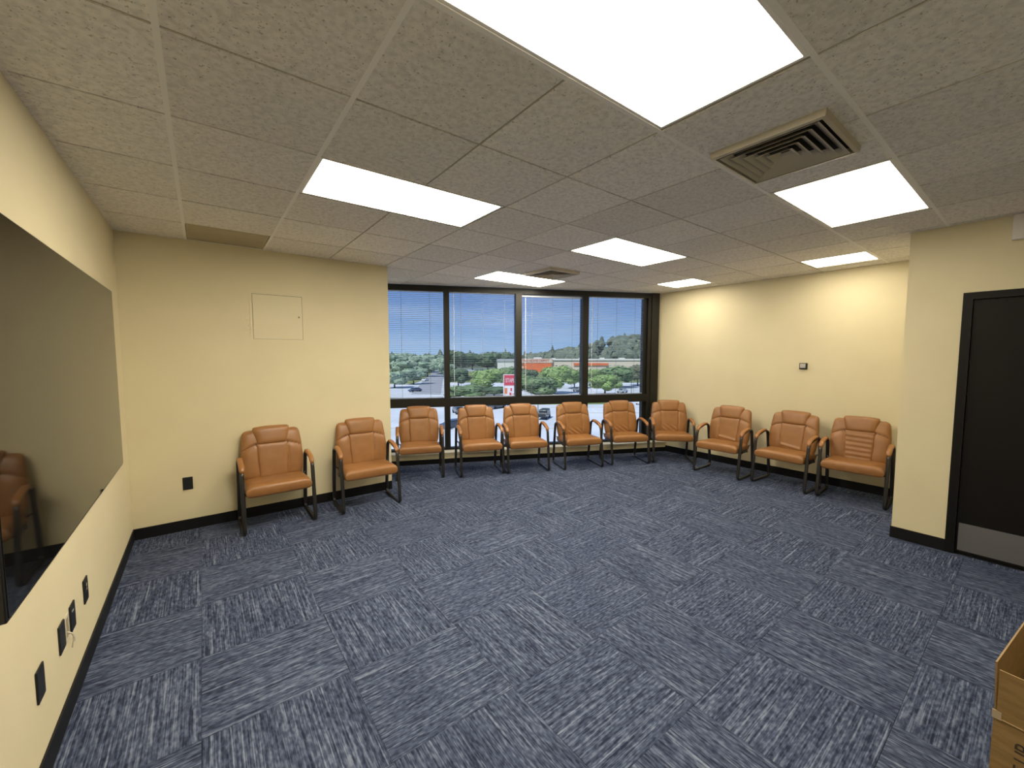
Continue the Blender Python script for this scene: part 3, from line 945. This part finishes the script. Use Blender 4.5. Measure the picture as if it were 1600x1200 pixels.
# front feet (viewer's left, right), crease kind, label
CHAIRS = [
 ((0.61, 3.749), 1.0, 0, 'tan leather guest chair at the left end of the row, beside the black wall plate'),
 ((1.458, 3.717), -2.4, 0, 'tan leather guest chair against the back wall by the corner of the window recess'),
 ((2.310, 4.372), -22.0, 0, 'tan leather guest chair leftmost of those in front of the window'),
 ((3.048, 4.012), -19.5, 0, 'tan leather guest chair second from left before the window, right of the first mullion'),
 ((3.642, 3.752), -22.5, 0, 'tan leather guest chair in the middle of the window row, below the red sign'),
 ((4.398, 3.421), -21.3, 1, 'tan leather guest chair with creased lower back before the third mullion'),
 ((5.113, 3.148), -27.0, 1, 'tan leather guest chair before the rightmost window bay with diagonal back creases'),
 ((5.680, 2.79), -46.0, 1, 'tan leather guest chair standing askew in the far right corner of the room'),
 ((5.574, 2.114), -89.0, 3, 'tan leather guest chair on the right wall, nearest the corner chair'),
 ((5.672, 1.398), -93.0, 3, 'tan leather guest chair on the right wall, middle of its three'),
 ((5.721, 0.702), -86.5, 2, 'tan leather guest chair with level back creases beside the door wall corner'),
]
for (mx_, my_), ang, kind, lb in CHAIRS:
    if kind not in protos:
        c_ = protos[kind] = make_chair(lb, kind)
    else:
        c_ = copy_tree(protos[kind]); c_['label'] = lb
    a = math.radians(ang)
    back = Vector((-math.sin(a), math.cos(a)))
    p = Vector((mx_, my_)) + back * 0.245
    c_.location = (p.x, p.y, 0); c_.rotation_euler = (0, 0, a)

# ------------------------------------------------------------------ cardboard box
BX = thing('cardboard_box', 'open brown cardboard box with raised flaps by the camera, right edge', 'box', (1.995, -0.513, 0.0), math.radians(-7))
# local: x along the side away from the camera, y negative to the right; corner at origin
bw, bd, bh, fl, th = 0.42, 0.38, 0.511, 0.158, 0.004
mb = MB()
mb.box(0, th, -bd, 0, 0, bh).box(th, bw, -th, 0, 0, bh).box(th, bw, -bd, -bd + th, 0, bh).box(bw - th, bw, -bd + th, -th, 0, bh).box(th, bw - th, -bd + th, -th, 0, th)
mb.build('box_body', CARD, BX)
def flap(o0, a, c, n, lab=None):
    mbb = MB(); mbb.obox(o0, a, c, n)
    o = mbb.build('flap', [CARD, CARDEDGE], BX)
    o.data.polygons[1].material_index = 1
    o.data.polygons[4].material_index = 1
    return o
e1 = 0.001
flap((-0.001, -bd + .004, bh + e1), (0, bd - .010, 0), (-0.012, 0.0, fl), (th, 0, 0))
flap((.006, -th, bh + e1), (bw - .012, 0, 0), (0, 0.006, fl + .012), (0, th, 0))
flap((bw - th, -bd + .006, bh + e1), (0, bd - .012, 0), (0.05, 0, fl), (th, 0, 0))
flap((.006, -bd, bh + e1), (bw - .012, 0, 0), (0, -0.09, fl - .03), (0, th, 0))
MB().box(-0.0030, 0, -bd + .002, -0.002, bh - .0022, bh + .0008).build('fold_crease', CARDEDGE, BX)
MB().box(-0.0036, 0.0, -0.016, 0.0030, bh - .004, bh + .022).build('tape', TAPE, BX)
# printing that runs up the face
rot = Matrix(((0, 0, -1, 0), (0, 1, 0, 0), (1, 0, 0, 0), (0, 0, 0, 1)))
mw = Matrix.Translation((-0.0005, -0.066, 0.462)) @ rot
text_mesh('printed_lettering', 'THIS SIDE UP', 0.052, INK, BX, mw, 0.0002, 0.9, 'RIGHT')

# ------------------------------------------------------------------ outdoors (site frame: r right, d ahead of the building)
GZ = 1.6319 - 12.0
fwd2 = Vector((math.sin(YAW), math.cos(YAW), 0)); rt2 = Vector((math.cos(YAW), -math.sin(YAW), 0))
def site(r, d, z=0.0):
    q = Vector((CAM.x, CAM.y, 0)) + fwd2 * d + rt2 * r
    return Vector((q.x, q.y, GZ + z))
rnd = random.Random(7)
def spoly(mbb, pts, z0, z1):
    v = [site(r, d, z0) for r, d in pts] + [site(r, d, z1) for r, d in pts]
    n = len(pts)
    mbb.add(v, [tuple(range(n - 1, -1, -1)), tuple(range(n, 2 * n))] + [(i, (i + 1) % n, n + (i + 1) % n, n + i) for i in range(n)])
    return mbb
g_ = spoly(MB(), [(-600, 25), (600, 25), (900, 900), (-900, 900)], -0.5, 0.0).build('ground', ASPH); struct(g_)
gr = MB()
for pts in ([(-45, 106), (-14, 98), (24, 100), (24, 108), (-14, 107), (-45, 118)],
            [(-17, 128), (-13, 128), (-13, 160), (-19, 160)],
            [(24, 112), (50, 118), (52, 124), (24, 119)],
            [(-120, 170), (-42, 172), (-50, 330), (-160, 330)],
            [(-30, 180), (120, 180), (160, 300), (-40, 300)]):
    spoly(gr, pts, 0.0, 0.12)
struct(gr.build('ground_lawn', GRASS))
rd = spoly(MB(), [(-31, 125), (-22, 125), (-34, 200), (-53, 330), (-63, 330), (-43, 200)], 0.0, 0.13)
struct(rd.build('ground_road', mat('road', (0.30, 0.31, 0.34), 0.9)))
kb = MB()
for (r0, d0, r1, d1) in ((-60, 93, 60, 93), (-30, 66, 10, 66), (14, 84, 40, 84), (-60, 125, -20, 125)):
    spoly(kb, [(r0, d0), (r1, d1), (r1, d1 + .5), (r0, d0 + .5)], 0.0, 0.16)
struct(kb.build('ground_kerb', KERB))
ln = MB()
for k in range(26):
    r = -30 + k * 2.9
    spoly(ln, [(r, 68), (r + .14, 68), (r + .14, 73.5), (r, 73.5)], 0.0, 0.015)
for k in range(14):
    r = 20 + k * 3.0
    spoly(ln, [(r, 126), (r + .2, 126), (r + .2, 132), (r, 132)], 0.0, 0.015)
for k in range(14):
    r = 15 + k * 3.0
    spoly(ln, [(r, 86), (r + .14, 86), (r + .14, 91), (r, 91)], 0.0, 0.015)
struct(ln.build('lot_lines', LINE))

def crown_mesh(seed, n=1500, lobes=11):
    rr = random.Random(seed); v = []; f = []
    L = [(0, 0, 0.60, 0.36, 0.32)]
    for k in range(lobes):
        a = 2 * PI * k / lobes + rr.uniform(-.3, .3); q = rr.uniform(0.16, 0.32)
        L.append((q * math.cos(a), q * math.sin(a), rr.uniform(0.36, 0.78), rr.uniform(0.15, 0.24), rr.uniform(0.13, 0.20)))
    for (x, y, z, ra, rz) in L:             # solid hearts
        mbb = MB(); bm = bmesh.new(); bmesh.ops.create_icosphere(bm, subdivisions=2, radius=1)
        for q in bm.verts:
            k = 0.86 + 0.22 * mnoise.noise(q.co * 2.2 + Vector((seed, x * 9, z * 9)))
            q.co = Vector((x + q.co.x * ra * k, y + q.co.y * ra * k, z + q.co.z * rz * k))
        bm.verts.ensure_lookup_table(); n0 = len(v)
        v += [tuple(q.co) for q in bm.verts]; f += [tuple(n0 + q.index for q in p.verts) for p in bm.faces]; bm.free()
    for k in range(n):                      # leaf sprays
        x, y, z, ra, rz = L[rr.randrange(len(L))]
        d = Vector((rr.gauss(0, 1), rr.gauss(0, 1), rr.gauss(0, 1))).normalized()
        p = Vector((x + d.x * ra, y + d.y * ra, z + d.z * rz)) * 1.0
        s = rr.uniform(0.018, 0.045)
        a = d.orthogonal().normalized() * s; c = d.cross(a)
        tl = d * rr.uniform(-.3, .6) * s
        rot_ = Matrix.Rotation(rr.uniform(0, 6.28), 3, d)
        a, c = rot_ @ a, rot_ @ c
        n0 = len(v)
        v += [tuple(p - a - c * .6), tuple(p + a - c * .6 + tl), tuple(p + a * .4 + c + tl), tuple(p - a * .7 + c * .8)]
        f.append((n0, n0 + 1, n0 + 2, n0 + 3))
    return v, f
crowns = []
for sidx in range(4):
    v, f = crown_mesh(11 + sidx)
    me = bpy.data.meshes.new('crown'); me.from_pydata(v, [], f); me.update()
    crowns.append(me)
crown_by = {}
def crown_with(ci, m):
    k = (ci, m.name)
    if k not in crown_by:
        me = crowns[ci].copy(); me.materials.append(m); me.name = 'crown'; crown_by[k] = me
    return crown_by[k]
trunk_me = MB().cyl((0, 0, 0), (0.01, 0, 0.45), 0.028, 8, 0.018).cyl((0.01, 0, 0.40), (0.13, 0.05, 0.62), 0.014, 6, 0.006).cyl((0.01, 0, 0.38), (-0.12, -0.06, 0.60), 0.014, 6, 0.006)
trunk_o = None
def tree(px, d, topy, wpx, m, label, group=None, name='tree'):
    global trunk_o
    hgt = 12.0 + (555.4 - topy) * d / F_PX
    wid = wpx * d / F_PX
    r = (px - 800) / F_PX * d
    T_ = thing(name, label, 'tree', site(r, d), rnd.uniform(0, 6), group)
    T_.scale = (wid, wid, hgt)
    o = bpy.data.objects.new('crown', crown_with(rnd.randrange(4), m)); COL.objects.link(o); o.parent = T_
    if trunk_o is None:
        o = trunk_o = trunk_me.build('trunk', BARK, T_)
    else:
        o = trunk_o.copy(); COL.objects.link(o); o.parent = T_
GL_ = 'grey green trees seen through the leftmost window bay'
for a, lb in (((616, 150, 578, 46), 'grey green tree low against the wall corner in the leftmost bay, nearest row'),
          ((646, 168, 574, 44), 'grey green tree right above the dark blue car in the leftmost bay'),
          ((632, 200, 562, 56), 'broad grey green tree in the middle row of the leftmost bay'),
          ((668, 228, 563, 44), 'grey green tree left of the road bend in the leftmost bay'),
          ((613, 255, 551, 60), 'tall grey green tree by the wall corner on the skyline'),
          ((652, 285, 552, 62), 'tall grey green tree on the skyline in the middle of the leftmost bay'),
          ((690, 262, 557, 44), 'grey green tree against the first mullion where the road vanishes'),
          ((628, 325, 548, 60), 'highest grey green treetop on the skyline of the leftmost bay'),
          ((676, 358, 553, 50), 'farthest grey green tree left of the first mullion on the skyline')):
    tree(*a, LEAF_HAZE, lb, GL_)
tree(698, 190, 566, 30, LEAF_HAZE, 'slim tree half hidden by the first window mullion')
tree(716, 150, 571, 44, LEAF_D, 'dark green tree at the left of the second window bay')
tree(760, 128, 573, 62, LEAF_B, 'broad bright green tree left of the red sign')
tree(796, 150, 570, 44, LEAF_M, 'mid green tree standing behind the red sign')
tree(727, 106, 600, 74, LEAF_M, 'low rounded tree at the bottom left of the second window bay')
tree(772, 118, 603, 56, LEAF_D, 'low dark tree at the foot of the red sign')
tree(838, 106, 584, 84, LEAF_M, 'large spreading tree filling the third window bay')
tree(866, 128, 568, 56, LEAF_B, 'taller light green tree behind the large spreading tree')
tree(898, 147, 575, 42, LEAF_B, 'light green tree against the third window mullion')
tree(822, 140, 573, 50, LEAF_D, 'dark tree right of the second mullion below the orange store')
tree(946, 123, 580, 56, LEAF_B, 'bright green tree with visible trunk in the rightmost window bay')
tree(964, 152, 567, 60, LEAF_M, 'wide mid green tree behind the bright one in the right bay')
tree(929, 172, 573, 34, LEAF_B, 'small light tree just right of the third mullion')
tree(997, 160, 568, 44, LEAF_O, 'olive brown tree at the far right edge of the window')
FB = 'dark distant trees behind the car park'
for a, lb in (((712, 305, 545, 40), 'dark distant tree on the horizon beside the first mullion, second bay'),
          ((738, 335, 549, 42), 'dark distant tree on the horizon, second from left in the second bay'),
          ((762, 300, 547, 44), 'dark distant tree on the horizon, third from left in the second bay'),
          ((790, 325, 547, 36), 'dark distant tree on the horizon above the low white building')):
    tree(*a, LEAF_D, lb, FB)

# distant wooded hill and forest: too many crowns to count
def hill(r, d):
    q = max(0.0, min(1.0, (r - 10) / 150.0)); q = q * q * (3 - 2 * q)
    k = max(0.0, min(1.0, (d - 360) / 160.0)); k = k * k * (3 - 2 * k)
    return 26 * q * k
v = []; f = []
nx, ny = 50, 14
for j in range(ny + 1):
    for i in range(nx + 1):
        d = 350 + j * 30; r = -420 + i * 20
        v.append(site(r, d, hill(r, d) + 0.02))
for j in range(ny):
    for i in range(nx):
        a = j * (nx + 1) + i; f.append((a, a + 1, a + nx + 2, a + nx + 1))
struct(mesh_obj('hills', v, f, HILLM, smooth=True))
bm = bmesh.new(); bmesh.ops.create_icosphere(bm, subdivisions=2, radius=1)
bm.verts.ensure_lookup_table()
iv = [q.co.copy() for q in bm.verts]; iff = [tuple(x.index for x in p.verts) for p in bm.faces]; bm.free()
v = []; f = []
for k in range(620):
    d = rnd.uniform(392, 570); r = rnd.uniform(-230, 330) * d / 450
    h = rnd.uniform(9, 15); wd = rnd.uniform(5.5, 9)
    p = site(r, d, hill(r, d)); n0 = len(v)
    conif = rnd.random() < 0.12
    if conif: h *= 1.25; wd *= 0.55
    for q in iv:
        s = 0.85 + 0.45 * mnoise.noise(q * 2.4 + Vector((k * 1.7, 0, 0)))
        tp = (1 - 0.45 * q.z) if conif else 1.0
        v.append((p.x + q.x * wd * s * tp, p.y + q.y * wd * s * tp, p.z + h * 0.52 + q.z * h * 0.52 * s))
    f += [tuple(n0 + i for i in q) for q in iff]
fo = mesh_obj('forest', v, f, FOREST, smooth=False, kind='stuff')
tag(fo, 'distant wooded skyline and hillside beyond the stores', 'forest')

# stores
def axis_box(mbb, r0, r1, d0, d1, z0, z1, mi=0):
    o = site(r0, d0, z0)
    return mbb.obox(o, rt2 * (r1 - r0), fwd2 * (d1 - d0), Vector((0, 0, z1 - z0)), mi)
ST = thing('store_building', 'long pale store with an orange front beyond the trees', 'building', site(0, 300))
def at_parent(o, P):   # keep world placement
    o.parent = P; o.matrix_parent_inverse = Matrix.Translation(P.location).inverted()
    return o
def px_r(px, d): return (px - 800) / F_PX * d
for nm, m, (p0, p1, d0, d1, z0, z1) in (('store_wall', BCREAM, (812, 1040, 300, 360, 0, 9.0)), ('store_front', BORANGE, (818, 862, 298.6, 300, 0, 6.6)), ('sign_band', BCREAM, (813, 863, 298.4, 300, 6.6, 9.6)), ('roof_edge', BWHITE, (808, 1042, 299.4, 300, 8.3, 9.3)), ('side_wall', BORANGE, (896, 950, 299.2, 299.4, 4.6, 6.4))):
    mb = MB(); axis_box(mb, px_r(p0, 300), px_r(p1, 300), d0, d1, z0, z1)
    at_parent(mb.build(nm, m), ST)
for p0, wd, hh in ((834, 6, 1.4), (862, 3, 1.0), (905, 4, 1.1), (938, 3, 1.2), (968, 4, 1.1)):
    mb = MB(); axis_box(mb, px_r(p0, 310), px_r(p0, 310) + wd, 310, 314, 9.0, 9.0 + hh)
    at_parent(mb.build('roof_unit', BWHITE), ST)
rotF = Matrix((rt2.to_4d(), Vector((0, 0, 1, 0)), (-fwd2).to_4d(), (0, 0, 0, 1)))
rotF = Matrix(((rt2.x, 0, -fwd2.x, 0), (rt2.y, 0, -fwd2.y, 0), (0, 1, 0, 0), (0, 0, 0, 1)))
o = text_mesh('store_lettering', 'THE HOME DEPOT', 2.7, REDTXT, None, Matrix.Translation(site(px_r(837, 298.4), 298.3, 8.1)) @ rotF, 0.05, 0.88, 'CENTER')
at_parent(o, ST)
WB = thing('white_building', 'low white building with a grey roof left of the orange store', 'building', site(px_r(792, 260), 260))
for nm, m, (p0, p1, d0, d1, z0, z1) in (('wall', BWHITE, (777, 809, 260, 285, 0, 8.2)), ('roof', BGREY, (776, 810, 259.5, 286, 8.2, 9.4))):
    mb = MB(); axis_box(mb, px_r(p0, 260), px_r(p1, 260), d0, d1, z0, z1)
    at_parent(mb.build(nm, m), WB)

# pylon sign
PS = thing('pylon_sign', 'tall red and white roadside sign in the second window bay', 'sign', site(px_r(799.5, 97), 97))
def pbox(nm, m, p0, p1, d0, d1, z0, z1, **k):
    mb = MB(); axis_box(mb, px_r(p0, 97), px_r(p1, 97), d0, d1, z0, z1)
    return at_parent(mb.build(nm, m, **k), PS)
zt = 12 - (586 - 555.4) * 97 / F_PX
zpx = lambda y: 12 - (y - 555.4) * 97 / F_PX
pbox('cabinet', SIGNWH, 786.5, 813, 97, 97.8, zpx(621), zt + .12)
pbox('upper_face', SIGNRED, 787.5, 812, 96.94, 97, zpx(602.3), zt)
pbox('lower_face', SIGNWH, 787.5, 812, 96.95, 97, zpx(620.5), zpx(603.2))
pbox('orange_block', SIGNOR, 788.2, 792.6, 96.90, 96.95, zpx(615.5), zpx(606.5))
pbox('red_mark', SIGNRED, 797.5, 800.0, 96.90, 96.95, zpx(611), zpx(606.5))
pbox('red_mark', SIGNRED, 796.0, 799.0, 96.90, 96.95, zpx(617.5), zpx(613.5))
pbox('red_mark', SIGNRED, 800.5, 810.0, 96.90, 96.95, zpx(616.0), zpx(615.2))
pbox('pole', POLE, 792, 794, 97.2, 97.6, 0, zpx(621))
pbox('pole', POLE, 805, 807, 97.2, 97.6, 0, zpx(621))
o = text_mesh('sign_lettering', 'STAPLES', 1.35, SIGNWH, None, Matrix.Translation(site(px_r(799.7, 96.9), 96.88, zpx(594.7))) @ rotF, 0.02, 0.60, 'CENTER')
at_parent(o, PS)

# lamp posts
for px, d, lb in ((841, 84, 'thin dark lamp post in the car park behind the parked dark jeep'), (987, 118, 'thin dark lamp post at the right of the car park')):
    LPo = thing('lamp_post', lb, 'lamp post', site(px_r(px, d), d))
    MB().cyl((0, 0, 0), (0, 0, 4.2), 0.09, 8, 0.06).build('post', POLE, LPo)
    MB().box(-0.45, 0.45, -0.15, 0.15, 4.2, 4.35).build('lamp_head', POLE, LPo)

# cars
def car(px, d, head, col, label, suv=False):
    C_ = thing('car', label, 'car', site(px_r(px, d), d), head)
    m = mat('car_paint', col, 0.3, metal=0.1, coat=0.5)
    prof = [(-2.15, .38), (-2.2, .75), (-1.35, .95), (-0.75, 1.42), (1.0, 1.45), (1.75, .98), (2.15, .85), (2.15, .38)]
    if suv: prof = [(-2.0, .5), (-2.05, 1.05), (-1.05, 1.15), (-0.8, 1.78), (1.95, 1.78), (2.0, 1.1), (2.0, .5)]
    lo = [p for p in prof]
    n = len(prof); v = []; f = []
    for s in (-1, 1):
        for x, z in prof:
            k = 0.88 if z < 1.1 else 0.70
            v.append((x, s * k, z))
    f = [tuple(range(n)), tuple(range(2 * n - 1, n - 1, -1))] + [(i, n + i, n + (i + 1) % n, (i + 1) % n) for i in range(n)]
    mesh_obj('body', v, f, m, C_)
    g = MB()
    if suv:
        for s in (-1, 1): g.box(-0.65, 1.8, s * .78 - .03, s * .78 + .03, 1.2, 1.65)
        g.box(-1.0, -0.82, -.62, .62, 1.22, 1.68).box(1.95, 2.02, -.6, .6, 1.2, 1.65)
    else:
        for s in (-1, 1): g.box(-0.75, 1.05, s * .76 - .03, s * .76 + .03, 1.02, 1.34)
        g.obox((-1.30, -.62, 1.0), (0.5, 0, .40), (0, 1.24, 0), (-.04, 0, .03)).obox((1.70, -.62, 1.02), (-0.6, 0, .38), (0, 1.24, 0), (.04, 0, .03))
    g.build('windows', CARGLASS, C_)
    for wx_ in (-1.35, 1.35):
        for s in (-1, 1):
            MB().cyl((wx_, s * .70, .33), (wx_, s * .93, .33), .33, 14).build('wheel', RUBBER, C_)
car(850, 77, 0.6, (0.02, 0.024, 0.03), 'dark jeep parked alone in the lot, below the third window bay', True)
car(648, 134, 0.15, (0.05, 0.07, 0.14), 'dark blue car driving on the road in the leftmost bay')
car(664, 190, 0.7, (0.8, 0.8, 0.8), 'white car far up the road under the grey green trees')
car(716, 84, 1.3, (0.12, 0.13, 0.15), 'grey car in the lot, just right of the first lower mullion')
car(708, 67, 0.0, (0.06, 0.07, 0.09), 'dark car in the lot behind the chair left of the first lower mullion')
car(776, 92, 0.2, (0.10, 0.11, 0.12), 'dark car in the lot at the foot of the low dark tree')
car(1004, 100, 0.3, (0.7, 0.71, 0.72), 'silver car at the right end of the car park')
car(973, 130, 0.2, (0.5, 0.52, 0.55), 'pale car beyond the bright tree in the right bay')
car(620, 96, 0.2, (0.55, 0.57, 0.6), 'pale car in the lot beside the left wall corner')
car(903, 136, 0.4, (0.25, 0.27, 0.3), 'grey car under the trees by the third mullion')
